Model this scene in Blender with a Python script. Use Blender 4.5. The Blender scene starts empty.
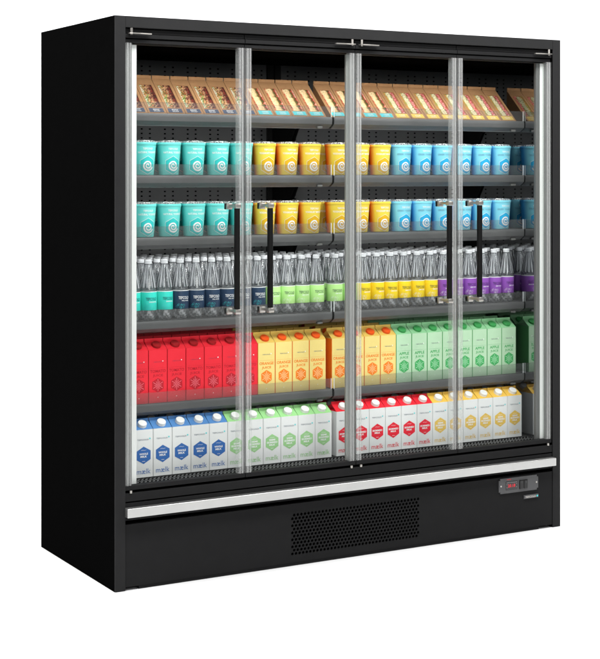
import bpy, bmesh, math, random
from mathutils import Vector, Matrix
random.seed(7)
PI = math.pi
scene = bpy.context.scene
COL = scene.collection

# ------------------------------------------------------------------ camera
cam_d = bpy.data.cameras.new('camera')
cam = bpy.data.objects.new('camera', cam_d)
COL.objects.link(cam)
cam.location = (-2.0302, -4.8341, 1.4521)
cam.rotation_euler = (PI / 2, 0, -0.5204)
cam_d.sensor_fit = 'AUTO'
cam_d.sensor_width = 36.0
cam_d.lens = 1502.4 / 659 * 36
cam_d.shift_y = -(329.5 - 173.27) / 659
cam_d.clip_start = 0.05
cam_d.clip_end = 200
scene.camera = cam

# ------------------------------------------------------------------ world and lamps
world = bpy.data.worlds.new('World')
scene.world = world
world.use_nodes = True
bg = world.node_tree.nodes['Background']
bg.inputs[0].default_value = (0.85, 0.92, 1.0, 1)
bg.inputs[1].default_value = 0.05


def area(name, loc, target, sx, sy, power, color=(1, 1, 1)):
    l = bpy.data.lights.new(name, 'AREA')
    l.shape = 'RECTANGLE'
    l.size, l.size_y = sx, sy
    l.energy = power
    l.color = color
    o = bpy.data.objects.new(name, l)
    COL.objects.link(o)
    o.location = loc
    d = Vector(target) - Vector(loc)
    o.rotation_euler = d.to_track_quat('-Z', 'Y').to_euler()
    return o


area('front_softbox', (0.85, -1.25, 3.35), (0.95, 0.0, 1.7), 3.4, 0.7, 152)
area('left_fill_softbox', (-0.6, -5.3, 2.5), (0.98, 0.0, 0.9), 2.0, 1.6, 58)
area('right_fill_softbox', (3.6, -3.8, 3.4), (0.98, 0.0, 0.8), 1.6, 1.2, 70)
area('side_softbox', (-3.2, 0.6, 4.0), (-0.9, 0.5, 0.0), 3.0, 3.0, 520)
area('backdrop_softbox', (2.2, 1.6, 4.6), (2.6, 2.0, 0.4), 7.0, 2.2, 850)

scene.view_settings.view_transform = 'Standard'
scene.view_settings.look = 'None'
scene.view_settings.exposure = -0.2
scene.view_settings.gamma = 1.0
cy = scene.cycles
cy.use_denoising = True
cy.max_bounces = 12
cy.transparent_max_bounces = 64
cy.diffuse_bounces = 4
cy.glossy_bounces = 4
cy.caustics_reflective = True
cy.caustics_refractive = False
cy.sample_clamp_indirect = 4.0


# ------------------------------------------------------------------ materials
def lin(c):
    def f(v):
        v /= 255.0
        return v / 12.92 if v <= 0.04045 else ((v + 0.055) / 1.055) ** 2.4
    return tuple(f(v) for v in c)


def mat(name, srgb=None, rgb=None, rough=0.5, metal=0.0, spec=0.3, vary=0.06, vscale=18.0, bump=0.0, bscale=300.0, coat=0.0, emit=0.0):
    m = bpy.data.materials.new(name)
    m.use_nodes = True
    nt = m.node_tree
    p = nt.nodes['Principled BSDF']
    c = rgb if rgb else lin(srgb)
    tc = nt.nodes.new('ShaderNodeTexCoord')
    nz = nt.nodes.new('ShaderNodeTexNoise')
    nz.inputs['Scale'].default_value = vscale
    nz.inputs['Detail'].default_value = 4
    nt.links.new(tc.outputs['Object'], nz.inputs['Vector'])
    mr = nt.nodes.new('ShaderNodeMapRange')
    mr.inputs['From Min'].default_value = 0.25
    mr.inputs['From Max'].default_value = 0.75
    mr.inputs['To Min'].default_value = 1 - vary
    mr.inputs['To Max'].default_value = 1 + vary
    nt.links.new(nz.outputs['Fac'], mr.inputs['Value'])
    mx = nt.nodes.new('ShaderNodeVectorMath')
    mx.operation = 'SCALE'
    mx.inputs[0].default_value = c
    nt.links.new(mr.outputs['Result'], mx.inputs['Scale'])
    nt.links.new(mx.outputs['Vector'], p.inputs['Base Color'])
    p.inputs['Roughness'].default_value = rough
    p.inputs['Metallic'].default_value = metal
    p.inputs['Specular IOR Level'].default_value = spec
    p.inputs['Coat Weight'].default_value = coat
    if emit:
        nt.links.new(mx.outputs['Vector'], p.inputs['Emission Color'])
        p.inputs['Emission Strength'].default_value = emit
    if bump:
        nb = nt.nodes.new('ShaderNodeTexNoise')
        nb.inputs['Scale'].default_value = bscale
        nt.links.new(tc.outputs['Object'], nb.inputs['Vector'])
        b = nt.nodes.new('ShaderNodeBump')
        b.inputs['Strength'].default_value = bump
        b.inputs['Distance'].default_value = 0.002
        nt.links.new(nb.outputs['Fac'], b.inputs['Height'])
        nt.links.new(b.outputs['Normal'], p.inputs['Normal'])
    return m


def clear(name, tint, gloss, rough=0.02, diffuse=0.0, dcol=(0.8, 0.8, 0.8), fres=True, edge=None):
    """thin clear sheet: transparent + a little gloss + optional milky diffuse"""
    m = bpy.data.materials.new(name)
    m.use_nodes = True
    nt = m.node_tree
    nt.nodes.clear()
    out = nt.nodes.new('ShaderNodeOutputMaterial')
    tr = nt.nodes.new('ShaderNodeBsdfTransparent')
    tr.inputs[0].default_value = (*tint, 1)
    gl = nt.nodes.new('ShaderNodeBsdfGlossy')
    gl.inputs['Roughness'].default_value = rough
    mix = nt.nodes.new('ShaderNodeMixShader')
    if fres:
        lw = nt.nodes.new('ShaderNodeLayerWeight')
        lw.inputs['Blend'].default_value = 0.35
        mr = nt.nodes.new('ShaderNodeMapRange')
        mr.inputs['To Min'].default_value = gloss
        mr.inputs['To Max'].default_value = min(1.0, gloss * 9)
        nt.links.new(lw.outputs['Fresnel'], mr.inputs['Value'])
        nt.links.new(mr.outputs['Result'], mix.inputs['Fac'])
    else:
        mix.inputs['Fac'].default_value = gloss
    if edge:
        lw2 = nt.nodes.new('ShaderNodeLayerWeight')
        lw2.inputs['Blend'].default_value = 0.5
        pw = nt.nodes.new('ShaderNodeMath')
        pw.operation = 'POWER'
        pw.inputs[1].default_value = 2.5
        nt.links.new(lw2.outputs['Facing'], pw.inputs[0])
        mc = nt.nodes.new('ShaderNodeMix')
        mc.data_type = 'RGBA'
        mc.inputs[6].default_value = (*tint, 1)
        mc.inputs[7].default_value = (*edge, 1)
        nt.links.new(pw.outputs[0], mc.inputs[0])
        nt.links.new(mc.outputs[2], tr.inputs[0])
    base = tr
    if diffuse:
        df = nt.nodes.new('ShaderNodeBsdfDiffuse')
        df.inputs[0].default_value = (*dcol, 1)
        m2 = nt.nodes.new('ShaderNodeMixShader')
        m2.inputs['Fac'].default_value = diffuse
        nt.links.new(tr.outputs[0], m2.inputs[1])
        nt.links.new(df.outputs[0], m2.inputs[2])
        base = m2
    nt.links.new(base.outputs[0], mix.inputs[1])
    nt.links.new(gl.outputs[0], mix.inputs[2])
    nt.links.new(mix.outputs[0], out.inputs['Surface'])
    return m


def brushed(name, srgb, rough=0.32):
    m = mat(name, srgb=srgb, rough=rough, metal=1.0, vary=0.03)
    nt = m.node_tree
    p = nt.nodes['Principled BSDF']
    tc = nt.nodes.new('ShaderNodeTexCoord')
    mp = nt.nodes.new('ShaderNodeMapping')
    mp.inputs['Scale'].default_value = (3, 400, 900)
    nz = nt.nodes.new('ShaderNodeTexNoise')
    nz.inputs['Scale'].default_value = 1
    nt.links.new(tc.outputs['Object'], mp.inputs['Vector'])
    nt.links.new(mp.outputs['Vector'], nz.inputs['Vector'])
    b = nt.nodes.new('ShaderNodeBump')
    b.inputs['Strength'].default_value = 0.12
    b.inputs['Distance'].default_value = 0.001
    nt.links.new(nz.outputs['Fac'], b.inputs['Height'])
    nt.links.new(b.outputs['Normal'], p.inputs['Normal'])
    return m


M = {}
M['floor'] = mat('white_floor', rgb=(0.64, 0.64, 0.64), rough=0.8, spec=0.05, vary=0.01)
M['side'] = mat('matte_black_side', rgb=(0.0016, 0.0016, 0.0016), rough=0.7, spec=0.0, vary=0.05)
M['frame'] = mat('charcoal_powder_coat', rgb=(0.0205, 0.0205, 0.0208), rough=0.55, spec=0.02, vary=0.05, bump=0.06, bscale=900)
M['rail'] = mat('black_rail', rgb=(0.0155, 0.0155, 0.0158), rough=0.5, spec=0.02, vary=0.05)
M['void'] = mat('deep_black', rgb=(0.0012, 0.0012, 0.0012), rough=0.9, spec=0.0)
M['inner'] = mat('interior_grey', rgb=(0.165, 0.165, 0.167), rough=0.5, spec=0.25, vary=0.05)
M['innerdark'] = mat('interior_dark', rgb=(0.02, 0.02, 0.02), rough=0.6, spec=0.15)
M['shelf'] = mat('shelf_grey', rgb=(0.085, 0.085, 0.086), rough=0.42, spec=0.3, vary=0.05)
M['bracket'] = mat('bracket_black', rgb=(0.006, 0.006, 0.006), rough=0.5, spec=0.15)
M['alu'] = mat('anodised_aluminium', rgb=(0.13, 0.13, 0.127), rough=0.45, metal=0.3, spec=0.4, vary=0.02)
M['alu2'] = mat('satin_aluminium', rgb=(0.30, 0.30, 0.292), rough=0.42, metal=0.4, spec=0.4, vary=0.02)
M['white'] = mat('white_profile', rgb=(0.60, 0.60, 0.59), rough=0.4, vary=0.01, emit=0.12)
M['steel'] = brushed('brushed_steel', (192, 192, 190), 0.4)
M['chrome'] = mat('satin_chrome', srgb=(176, 172, 166), rough=0.3, metal=0.85, vary=0.02)
M['handle'] = mat('handle_black', rgb=(0.004, 0.004, 0.004), rough=0.35, spec=0.2)
M['glass'] = clear('door_glass', (0.97, 0.98, 0.975), 0.0015)
M['edge'] = clear('edge_acrylic', (0.92, 0.93, 0.92), 0.01, rough=0.15, diffuse=0.10, dcol=(0.85, 0.85, 0.85))
M['edge2'] = clear('edge_acrylic_rib', (0.95, 0.96, 0.95), 0.015, rough=0.15, diffuse=0.22, dcol=(0.8, 0.8, 0.8))
M['edged'] = clear('edge_gasket', (0.8, 0.8, 0.8), 0.01, rough=0.3, diffuse=0.2, dcol=(0.3, 0.3, 0.3))
M['riser'] = clear('riser_acrylic', (0.86, 0.86, 0.86), 0.006, rough=0.08, diffuse=0.06, dcol=(0.45, 0.45, 0.45))
M['riser_edge_glint'] = mat('riser_edge_glint', rgb=(0.75, 0.77, 0.77), rough=0.3, vary=0.02)  # white colour stands in for light caught on the riser ends
M['clip'] = mat('lamp_clip', rgb=(0.13, 0.13, 0.125), rough=0.3, vary=0.05)
M['mirror'] = mat('dark_mirror', rgb=(0.52, 0.53, 0.54), rough=0.02, metal=1.0, vary=0.01)
M['panelgrey'] = mat('control_grey', rgb=(0.07, 0.07, 0.072), rough=0.5)
M['black'] = mat('black_plastic', rgb=(0.004, 0.004, 0.004), rough=0.35, spec=0.4)
M['screen'] = mat('display_window', rgb=(0.035, 0.032, 0.034), rough=0.2)
M['led'] = mat('red_led', rgb=(0.55, 0.02, 0.03), rough=0.5, emit=0.5)
M['ledwhite'] = mat('legend_white', rgb=(0.6, 0.6, 0.6), rough=0.5)
M['panelgrey2'] = mat('legend_grey', rgb=(0.25, 0.25, 0.25))
M['teal_mark'] = mat('teal_mark', rgb=(0.05, 0.6, 0.62), rough=0.5)


# ------------------------------------------------------------------ mesh helpers
class MB:
    def __init__(s):
        s.v, s.f, s.m, s.mats = [], [], [], []

    def mi(s, m):
        if m not in s.mats:
            s.mats.append(m)
        return s.mats.index(m)

    def add(s, vs, fs, m):
        b = len(s.v)
        s.v += [tuple(v) for v in vs]
        k = s.mi(m)
        for f in fs:
            s.f.append(tuple(i + b for i in f))
            s.m.append(k)

    def box(s, x0, x1, y0, y1, z0, z1, m, bev=0.0, seg=2):
        if not bev:
            vs = [(x, y, z) for x in (x0, x1) for y in (y0, y1) for z in (z0, z1)]
            fs = [(0, 1, 3, 2), (4, 6, 7, 5), (0, 4, 5, 1), (2, 3, 7, 6), (0, 2, 6, 4), (1, 5, 7, 3)]
            s.add(vs, fs, m)
            return
        bm = bmesh.new()
        bmesh.ops.create_cube(bm, size=1)
        for v in bm.verts:
            v.co = Vector(((x0 + x1) / 2 + v.co.x * (x1 - x0), (y0 + y1) / 2 + v.co.y * (y1 - y0), (z0 + z1) / 2 + v.co.z * (z1 - z0)))
        bmesh.ops.bevel(bm, geom=bm.edges[:], offset=bev, segments=seg, profile=0.5, affect='EDGES')
        s.bm(bm, m)

    def bm(s, bm, m):
        bm.verts.index_update()
        s.add([v.co[:] for v in bm.verts], [[v.index for v in f.verts] for f in bm.faces], m)
        bm.free()

    def prism_x(s, prof, x0, x1, m):
        """profile of (y,z) extruded along x"""
        n = len(prof)
        vs = [(x0, y, z) for y, z in prof] + [(x1, y, z) for y, z in prof]
        fs = [(i, (i + 1) % n, n + (i + 1) % n, n + i) for i in range(n)]
        fs += [tuple(range(n))[::-1], tuple(range(n, 2 * n))]
        s.add(vs, fs, m)

    def prism_z(s, prof, z0, z1, m):
        n = len(prof)
        vs = [(x, y, z0) for x, y in prof] + [(x, y, z1) for x, y in prof]
        fs = [(i, (i + 1) % n, n + (i + 1) % n, n + i) for i in range(n)]
        fs += [tuple(range(n))[::-1], tuple(range(n, 2 * n))]
        s.add(vs, fs, m)

    def lathe(s, prof, m, n=24, cx=0, cy=0, rmod=None, caps=True):
        """profile of (r,z) about z"""
        vs, fs = [], []
        for j, (r, z) in enumerate(prof):
            for i in range(n):
                a = 2 * PI * i / n
                rr = r * (rmod(a, z, j) if rmod else 1)
                vs.append((cx + rr * math.cos(a), cy + rr * math.sin(a), z))
        for j in range(len(prof) - 1):
            for i in range(n):
                i2 = (i + 1) % n
                fs.append((j * n + i, j * n + i2, (j + 1) * n + i2, (j + 1) * n + i))
        if caps:
            fs.append(tuple(range(n))[::-1])
            fs.append(tuple((len(prof) - 1) * n + i for i in range(n)))
        s.add(vs, fs, m)

    def cyl(s, p, q, r, m, n=14, r2=None):
        p, q = Vector(p), Vector(q)
        d = (q - p).normalized()
        u = d.orthogonal().normalized()
        w = d.cross(u)
        r2 = r if r2 is None else r2
        vs = [p + (u * math.cos(2 * PI * i / n) + w * math.sin(2 * PI * i / n)) * r for i in range(n)]
        vs += [q + (u * math.cos(2 * PI * i / n) + w * math.sin(2 * PI * i / n)) * r2 for i in range(n)]
        fs = [(i, (i + 1) % n, n + (i + 1) % n, n + i) for i in range(n)] + [tuple(range(n))[::-1], tuple(range(n, 2 * n))]
        s.add(vs, fs, m)

    def flat(s, shape, m, fn):
        """2-D shape (verts, faces) placed through fn(u,v)->xyz"""
        vs, fs = shape
        s.add([fn(u, v) for u, v in vs], fs, m)

    def mesh(s, name, smooth=None):
        me = bpy.data.meshes.new(name)
        me.from_pydata(s.v, [], s.f)
        for m in s.mats:
            me.materials.append(m)
        me.polygons.foreach_set('material_index', s.m)
        me.update()
        bm = bmesh.new()
        bm.from_mesh(me)
        bmesh.ops.recalc_face_normals(bm, faces=bm.faces[:])
        bm.to_mesh(me)
        bm.free()
        if smooth:
            me.polygons.foreach_set('use_smooth', [True] * len(me.polygons))
            me.set_sharp_from_angle(angle=math.radians(smooth))
        return me

    def build(s, name, parent=None, smooth=None):
        o = bpy.data.objects.new(name, s.mesh(name, smooth))
        COL.objects.link(o)
        if parent:
            o.parent = parent
        return o


def inst(me, name, parent):
    o = bpy.data.objects.new(name, me)
    COL.objects.link(o)
    o.parent = parent
    return o


def thing(name, label, cat, loc=(0, 0, 0), group=None):
    o = bpy.data.objects.new(name, None)
    COL.objects.link(o)
    o.empty_display_size = 0.02
    o.location = loc
    o['label'] = label
    o['category'] = cat
    if group:
        o['group'] = group
    return o


_tc = {}


def text(s, width=None, height=None, bold=0.0, space=1.0, shear=0.0):
    """lettering as a 2-D shape centred on the origin; fitted to width and/or height"""
    key = (s, bold, space, shear)
    if key not in _tc:
        cu = bpy.data.curves.new('lettering', 'FONT')
        cu.body = s
        cu.size = 1
        cu.fill_mode = 'FRONT'
        cu.resolution_u = 2
        cu.offset = bold
        cu.space_character = space
        cu.shear = shear
        o = bpy.data.objects.new('lettering', cu)
        COL.objects.link(o)
        dg = bpy.context.evaluated_depsgraph_get()
        dg.update()
        me = bpy.data.meshes.new_from_object(o.evaluated_get(dg))
        vs = [(v.co.x, v.co.y) for v in me.vertices]
        fs = [tuple(p.vertices) for p in me.polygons]
        bpy.data.objects.remove(o)
        bpy.data.curves.remove(cu)
        bpy.data.meshes.remove(me)
        x0, x1 = min(v[0] for v in vs), max(v[0] for v in vs)
        y0, y1 = min(v[1] for v in vs), max(v[1] for v in vs)
        _tc[key] = ([((x - (x0 + x1) / 2), (y - (y0 + y1) / 2)) for x, y in vs], fs, x1 - x0, y1 - y0)
    vs, fs, w, h = _tc[key]
    sx = sy = None
    if width:
        sx = width / w
    if height:
        sy = height / h
    sx = sx or sy
    sy = sy or sx
    return [(x * sx, y * sy) for x, y in vs], fs


def move(shape, du, dv):
    return [(u + du, v + dv) for u, v in shape[0]], shape[1]


def ngon(r, n=6, rot=PI / 2, cuts=0):
    bm = bmesh.new()
    c = bm.verts.new((0, 0, 0))
    ring = [bm.verts.new((r * math.cos(rot + 2 * PI * i / n), r * math.sin(rot + 2 * PI * i / n), 0)) for i in range(n)]
    for i in range(n):
        bm.faces.new((c, ring[i], ring[(i + 1) % n]))
    if cuts:
        bmesh.ops.subdivide_edges(bm, edges=bm.edges[:], cuts=cuts, use_grid_fill=True)
    bm.verts.index_update()
    r_ = [(v.co.x, v.co.y) for v in bm.verts], [tuple(v.index for v in f.verts) for f in bm.faces]
    bm.free()
    return r_


def ribbon(pts, w):
    """thick polyline; w number or list"""
    n = len(pts)
    vs, fs = [], []
    for i, (x, y) in enumerate(pts):
        a = pts[max(i - 1, 0)]
        b = pts[min(i + 1, n - 1)]
        dx, dy = b[0] - a[0], b[1] - a[1]
        L = math.hypot(dx, dy) or 1
        nx, ny = -dy / L, dx / L
        ww = (w[i] if isinstance(w, list) else w) / 2
        vs += [(x + nx * ww, y + ny * ww), (x - nx * ww, y - ny * ww)]
    for i in range(n - 1):
        fs.append((2 * i, 2 * i + 1, 2 * i + 3, 2 * i + 2))
    return vs, fs


def hex_ring(r, w, k=6):
    pts = []
    for i in range(6):
        a = (r * math.cos(PI / 2 + PI / 3 * i), r * math.sin(PI / 2 + PI / 3 * i))
        b = (r * math.cos(PI / 2 + PI / 3 * (i + 1)), r * math.sin(PI / 2 + PI / 3 * (i + 1)))
        pts += [(a[0] + (b[0] - a[0]) * t / k, a[1] + (b[1] - a[1]) * t / k) for t in range(k)]
    pts.append(pts[0])
    return ribbon(pts, w)


def rect(w, h, nx=1, ny=1):
    vs = [(-w / 2 + w * i / nx, -h / 2 + h * j / ny) for j in range(ny + 1) for i in range(nx + 1)]
    fs = [(j * (nx + 1) + i, j * (nx + 1) + i + 1, (j + 1) * (nx + 1) + i + 1, (j + 1) * (nx + 1) + i) for j in range(ny) for i in range(nx)]
    return vs, fs


# ------------------------------------------------------------------ setting: white studio sweep
b = MB()
prof = [(-9.0, 0.0), (2.0, 0.0)] + [(2.0 + 1.0 * math.sin(t), 1.0 - 1.0 * math.cos(t)) for t in [PI / 2 * i / 16 for i in range(1, 17)]] + [(3.0, 6.5)]
vs = [(x, y, z) for x in (-9.0, 11.0) for y, z in prof]
n = len(prof)
b.add(vs, [(i, i + 1, n + i + 1, n + i) for i in range(n - 1)], M['floor'])
fl = b.build('floor', smooth=60)
fl['kind'] = 'structure'
fl['label'] = 'plain white studio floor sweeping up into a white backdrop'

# ------------------------------------------------------------------ the refrigerator
W, H, D = 1.972, 2.0, 0.732
fridge = thing('display_refrigerator', 'tall black display refrigerator with four glass doors, filled with groceries', 'refrigerator')
XI0, XI1 = 0.048, 1.924          # inner walls
XM = 0.986                       # middle of the two bays
YB = 0.655                       # perforated back

for x0, x1 in ((0.0, 0.0395), (W - 0.0395, W)):
    b = MB()
    b.box(x0, x1, 0.001, D, 0.0, H, M['side'], 0.0012)
    b.build('side_panel', fridge)
    b = MB()
    b.box(x0 + 0.0004, x1, -0.004, 0.001, 0.001, H - 0.0005, M['frame'], 0.001)
    b.build('front_post', fridge)
b = MB()
b.box(0.040, W - 0.040, -0.004, 0.045, 1.960, H - 0.0005, M['frame'], 0.001)
b.build('header', fridge)
b = MB()
b.box(0.0395, W - 0.0395, 0.045, D - 0.001, 1.93, H - 0.002, M['side'])
b.build('roof_panel', fridge)
b = MB()
b.box(0.0395, W - 0.0395, YB + 0.006, D - 0.001, 0.02, 1.93, M['side'])
b.build('rear_panel', fridge)
# recess behind the top of the doors and canopy lining
b = MB()
b.box(0.0395, W - 0.0395, 0.040, 0.060, 1.905, 1.960, M['innerdark'])
b.prism_x([(0.0605, 1.904), (YB - 0.001, 1.904), (YB - 0.001, 1.929), (0.0605, 1.929)], XI0 + 0.001, XI1 - 0.001, M['void'])
b.build('canopy', fridge)

# perforated back panels of the two bays
for x0, x1 in ((XI0 + 0.002, XM - 0.032), (XM + 0.032, XI1 - 0.002)):
    b = MB()
    b.box(x0, x1, YB, YB + 0.005, 0.36, 1.902, M['inner'])
    x = x0 + 0.038
    k = 0
    while x < x1 - 0.02:
        z = 0.40
        while z < 1.89:
            b.box(x - 0.0042, x + 0.0042, YB - 0.0004, YB + 0.002, z - 0.0028, z + 0.0028, M['void'])
            z += 0.0178
        x += 0.0355 if k % 2 == 0 else 0.0655
        k += 1
    b.build('back_panel', fridge)
b = MB()
b.box(XM - 0.031, XM - 0.003, YB - 0.012, YB + 0.004, 0.36, 1.90, M['innerdark'])
b.box(XM + 0.003, XM + 0.031, YB - 0.012, YB + 0.004, 0.36, 1.90, M['innerdark'])
b.box(XM - 0.003, XM + 0.003, YB - 0.008, YB + 0.003, 0.36, 1.90, M['void'])
b.build('upright', fridge)
# inner walls; the right one mirrors the goods
b = MB()
b.box(0.0396, XI0, 0.076, YB + 0.004, 0.345, 1.903, M['innerdark'])
b.build('inner_wall', fridge)
b = MB()
b.box(XI1, W - 0.0396, 0.076, YB + 0.004, 0.345, 1.903, M['mirror'])
b.build('inner_wall', fridge)

# deck under the milk
b = MB()
b.box(XI0, XI1, 0.148, YB, 0.335, 0.354, M['innerdark'], 0.001)
b.box(0.0396, W - 0.0396, 0.060, YB, 0.02, 0.334, M['void'])
b.build('deck', fridge)
# honeycomb air return between doors and deck
b = MB()
ya, za, yb_, zb = 0.050, 0.339, 0.147, 0.352
b.prism_x([(ya, za - 0.004), (yb_, zb - 0.004), (yb_, zb - 0.010), (ya, za - 0.010)], XI0, XI1, M['void'])
nx = 118
px = (XI1 - XI0) / nx
for r in range(7):
    t0, t1 = r / 7, (r + 1) / 7
    for i in range(nx):
        xa = XI0 + i * px
        s = 1 if r % 2 == 0 else -1
        p = Vector((xa + px * (0.5 - 0.42 * s), ya + (yb_ - ya) * t0, za + (zb - za) * t0 - 0.001))
        q = Vector((xa + px * (0.5 + 0.42 * s), ya + (yb_ - ya) * t1, za + (zb - za) * t1 - 0.001))
        d = Vector((0.0024, 0, 0))
        b.add([p - d, p + d, q + d, q - d, p - d - Vector((0, 0, .003)), p + d - Vector((0, 0, .003)), q + d - Vector((0, 0, .003)), q - d - Vector((0, 0, .003))],
              [(0, 1, 2, 3), (0, 4, 5, 1), (2, 6, 7, 3), (0, 3, 7, 4), (1, 5, 6, 2)], M['shelf'])
b.build('air_grille', fridge)

# jambs, lamp strips, mullion
b = MB()
b.prism_z([(0.0396, 0.034), (0.094, 0.034), (0.096, 0.037), (0.096, 0.074), (0.0396, 0.074)], 0.352, 1.904, M['alu'])
jl = b.build('jamb', fridge)
b = MB()
b.box(0.077, 0.0955, 0.029, 0.0335, 0.353, 1.903, M['white'], 0.001)
b.build('lamp_strip', jl)
b = MB()
b.prism_z([(W - 0.0396, 0.034), (W - 0.094, 0.034), (W - 0.096, 0.037), (W - 0.096, 0.048), (W - 0.0396, 0.048)], 0.352, 1.904, M['alu'])
jr = b.build('jamb', fridge)
b = MB()
b.box(W - 0.079, W - 0.060, 0.029, 0.0335, 0.353, 1.903, M['white'], 0.001)
b.build('lamp_strip', jr)
b = MB()
b.prism_z([(XM - 0.023, 0.039), (XM - 0.017, 0.035), (XM - 0.006, 0.035), (XM - 0.004, 0.037), (XM + 0.004, 0.037), (XM + 0.006, 0.035), (XM + 0.017, 0.035), (XM + 0.023, 0.040), (XM + 0.023, 0.047), (XM - 0.023, 0.047)], 0.346, 1.904, M['alu2'])
b.build('mullion', fridge)

# bands under the doors, bumper rail
b = MB()
b.box(0.040, W - 0.040, 0.000, 0.030, 0.3085, 0.3375, M['rail'], 0.0012)
b.box(0.040, W - 0.040, 0.008, 0.030, 0.302, 0.3095, M['void'])
b.box(0.040, W - 0.040, 0.001, 0.030, 0.243, 0.3035, M['rail'], 0.0012)
b.box(0.040, W - 0.040, 0.022, 0.050, 0.226, 0.3455, M['void'])
b.build('sill', fridge)
b = MB()
b.box(0.037, 1.930, -0.030, 0.000, 0.2575, 0.2895, M['steel'], 0.0022, 3)
b.build('bumper_rail', fridge)

# front panel round the grille, and the pierced grille
GX0, GX1, GZ0, GZ1 = 0.700, 1.276, 0.038, 0.194
b = MB()
b.box(0.041, GX0, -0.001, 0.018, 0.012, 0.2295, M['rail'])
b.box(GX1, W - 0.041, -0.001, 0.018, 0.012, 0.2295, M['rail'])
b.box(GX0, GX1, -0.001, 0.018, GZ1, 0.2295, M['rail'])
b.box(GX0, GX1, -0.001, 0.018, 0.012, GZ0, M['rail'])
b.build('front_panel', fridge)
b = MB()
rows, cols = 12, 37
dz = (GZ1 - GZ0) / rows
dx = (GX1 - GX0) / (cols + 0.5)
for r in range(rows):
    z0 = GZ0 + r * dz
    off = 0 if r % 2 == 0 else dx / 2
    if off:
        b.add([(GX0, -0.001, z0), (GX0 + off, -0.001, z0), (GX0 + off, -0.001, z0 + dz), (GX0, -0.001, z0 + dz)], [(0, 1, 2, 3)], M['rail'])
    else:
        b.add([(GX1 - dx / 2, -0.001, z0), (GX1, -0.001, z0), (GX1, -0.001, z0 + dz), (GX1 - dx / 2, -0.001, z0 + dz)], [(0, 1, 2, 3)], M['rail'])
    for c in range(cols):
        cx, cz = GX0 + off + dx * (c + 0.5), z0 + dz / 2
        N = 16
        out, inn, dep = [], [], []
        for i in range(N):
            a = 2 * PI * i / N + PI / 4
            ca, sa = math.cos(a), math.sin(a)
            k = 1 / max(abs(ca), abs(sa))
            out.append((cx + ca * k * dx / 2, -0.001, cz + sa * k * dz / 2))
            inn.append((cx + ca * 0.0056, -0.001, cz + sa * 0.0056))
            dep.append((cx + ca * 0.0056, 0.005, cz + sa * 0.0056))
        fs = [(i, (i + 1) % N, N + (i + 1) % N, N + i) for i in range(N)] + [(N + i, N + (i + 1) % N, 2 * N + (i + 1) % N, 2 * N + i) for i in range(N)]
        b.add(out + inn + dep, fs, M['rail'])
b.box(GX0 + 0.001, GX1 - 0.001, 0.006, 0.017, GZ0 + 0.001, GZ1 - 0.001, M['void'])
b.build('ventilation_grille', fridge)
b = MB()
b.box(0.092, 1.862, 0.001, D - 0.05, 0.0, 0.0115, M['rail'])
b.build('plinth', fridge)

# control panel
b = MB()
cx0, cx1, cz0, cz1 = 1.655, 1.854, 0.165, 0.2255
bm = bmesh.new()
bmesh.ops.create_cube(bm, size=1)
for v in bm.verts:
    v.co = Vector(((cx0 + cx1) / 2 + v.co.x * (cx1 - cx0), -0.004 + v.co.y * 0.006, (cz0 + cz1) / 2 + v.co.z * (cz1 - cz0)))
bmesh.ops.bevel(bm, geom=[e for e in bm.edges if abs(e.verts[0].co.y - e.verts[1].co.y) > 0.003], offset=0.007, segments=4, affect='EDGES')
b.bm(bm, M['panelgrey'])
ctrl = b.build('control_panel', fridge)
FX = lambda cx, cz, y: (lambda u, v: (cx + u, y, cz + v))
b = MB()
b.box(1.689, 1.748, -0.0085, -0.0065, 0.178, 0.212, M['screen'], 0.0008)
b.flat(text('20.18', height=0.0125, bold=0.02), M['led'], FX(1.717, 0.1945, -0.0089))
for i in range(7):
    b.flat(rect(0.0042, 0.0024), M['panelgrey2'], FX(1.695 + i * 0.0075, 0.2075, -0.0089))
for u, v in ((1.694, 0.200), (1.694, 0.188), (1.742, 0.200), (1.742, 0.188)):
    b.flat(rect(0.003, 0.0024), M['panelgrey2'], FX(u, v, -0.0089))
b.build('display', ctrl)
for sx in (1.757, 1.7785):
    b = MB()
    b.box(sx, sx + 0.0195, -0.012, -0.0065, 0.176, 0.2115, M['black'], 0.002)
    b.flat(rect(0.003, 0.008), M['panelgrey'], FX(sx + 0.0098, 0.203, -0.0123))
    b.build('switch', ctrl)
for sx in (1.664, 1.844):
    b = MB()
    b.cyl((sx, -0.007, 0.196), (sx, -0.0092, 0.196), 0.0036, M['chrome'])
    b.build('screw', ctrl)
b = MB()
b.flat(text('ON/OFF', height=0.0042, bold=0.01), M['led'], FX(1.705, 0.2195, -0.0074))
b.build('legend', ctrl)
b = MB()
b.prism_x([(-0.004, 0.132), (-0.007, 0.134), (-0.007, 0.1455), (-0.004, 0.147), (-0.0015, 0.147), (-0.0015, 0.132)], 1.782, 1.856, M['panelgrey'])
b.flat(text('TEFCOLD', width=0.054, height=0.0075, bold=0.02), M['chrome'], FX(1.815, 0.1395, -0.0074))
b.flat(ngon(0.004, 6), M['teal_mark'], FX(1.849, 0.1400, -0.0074))
b.build('badge', fridge)

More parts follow.
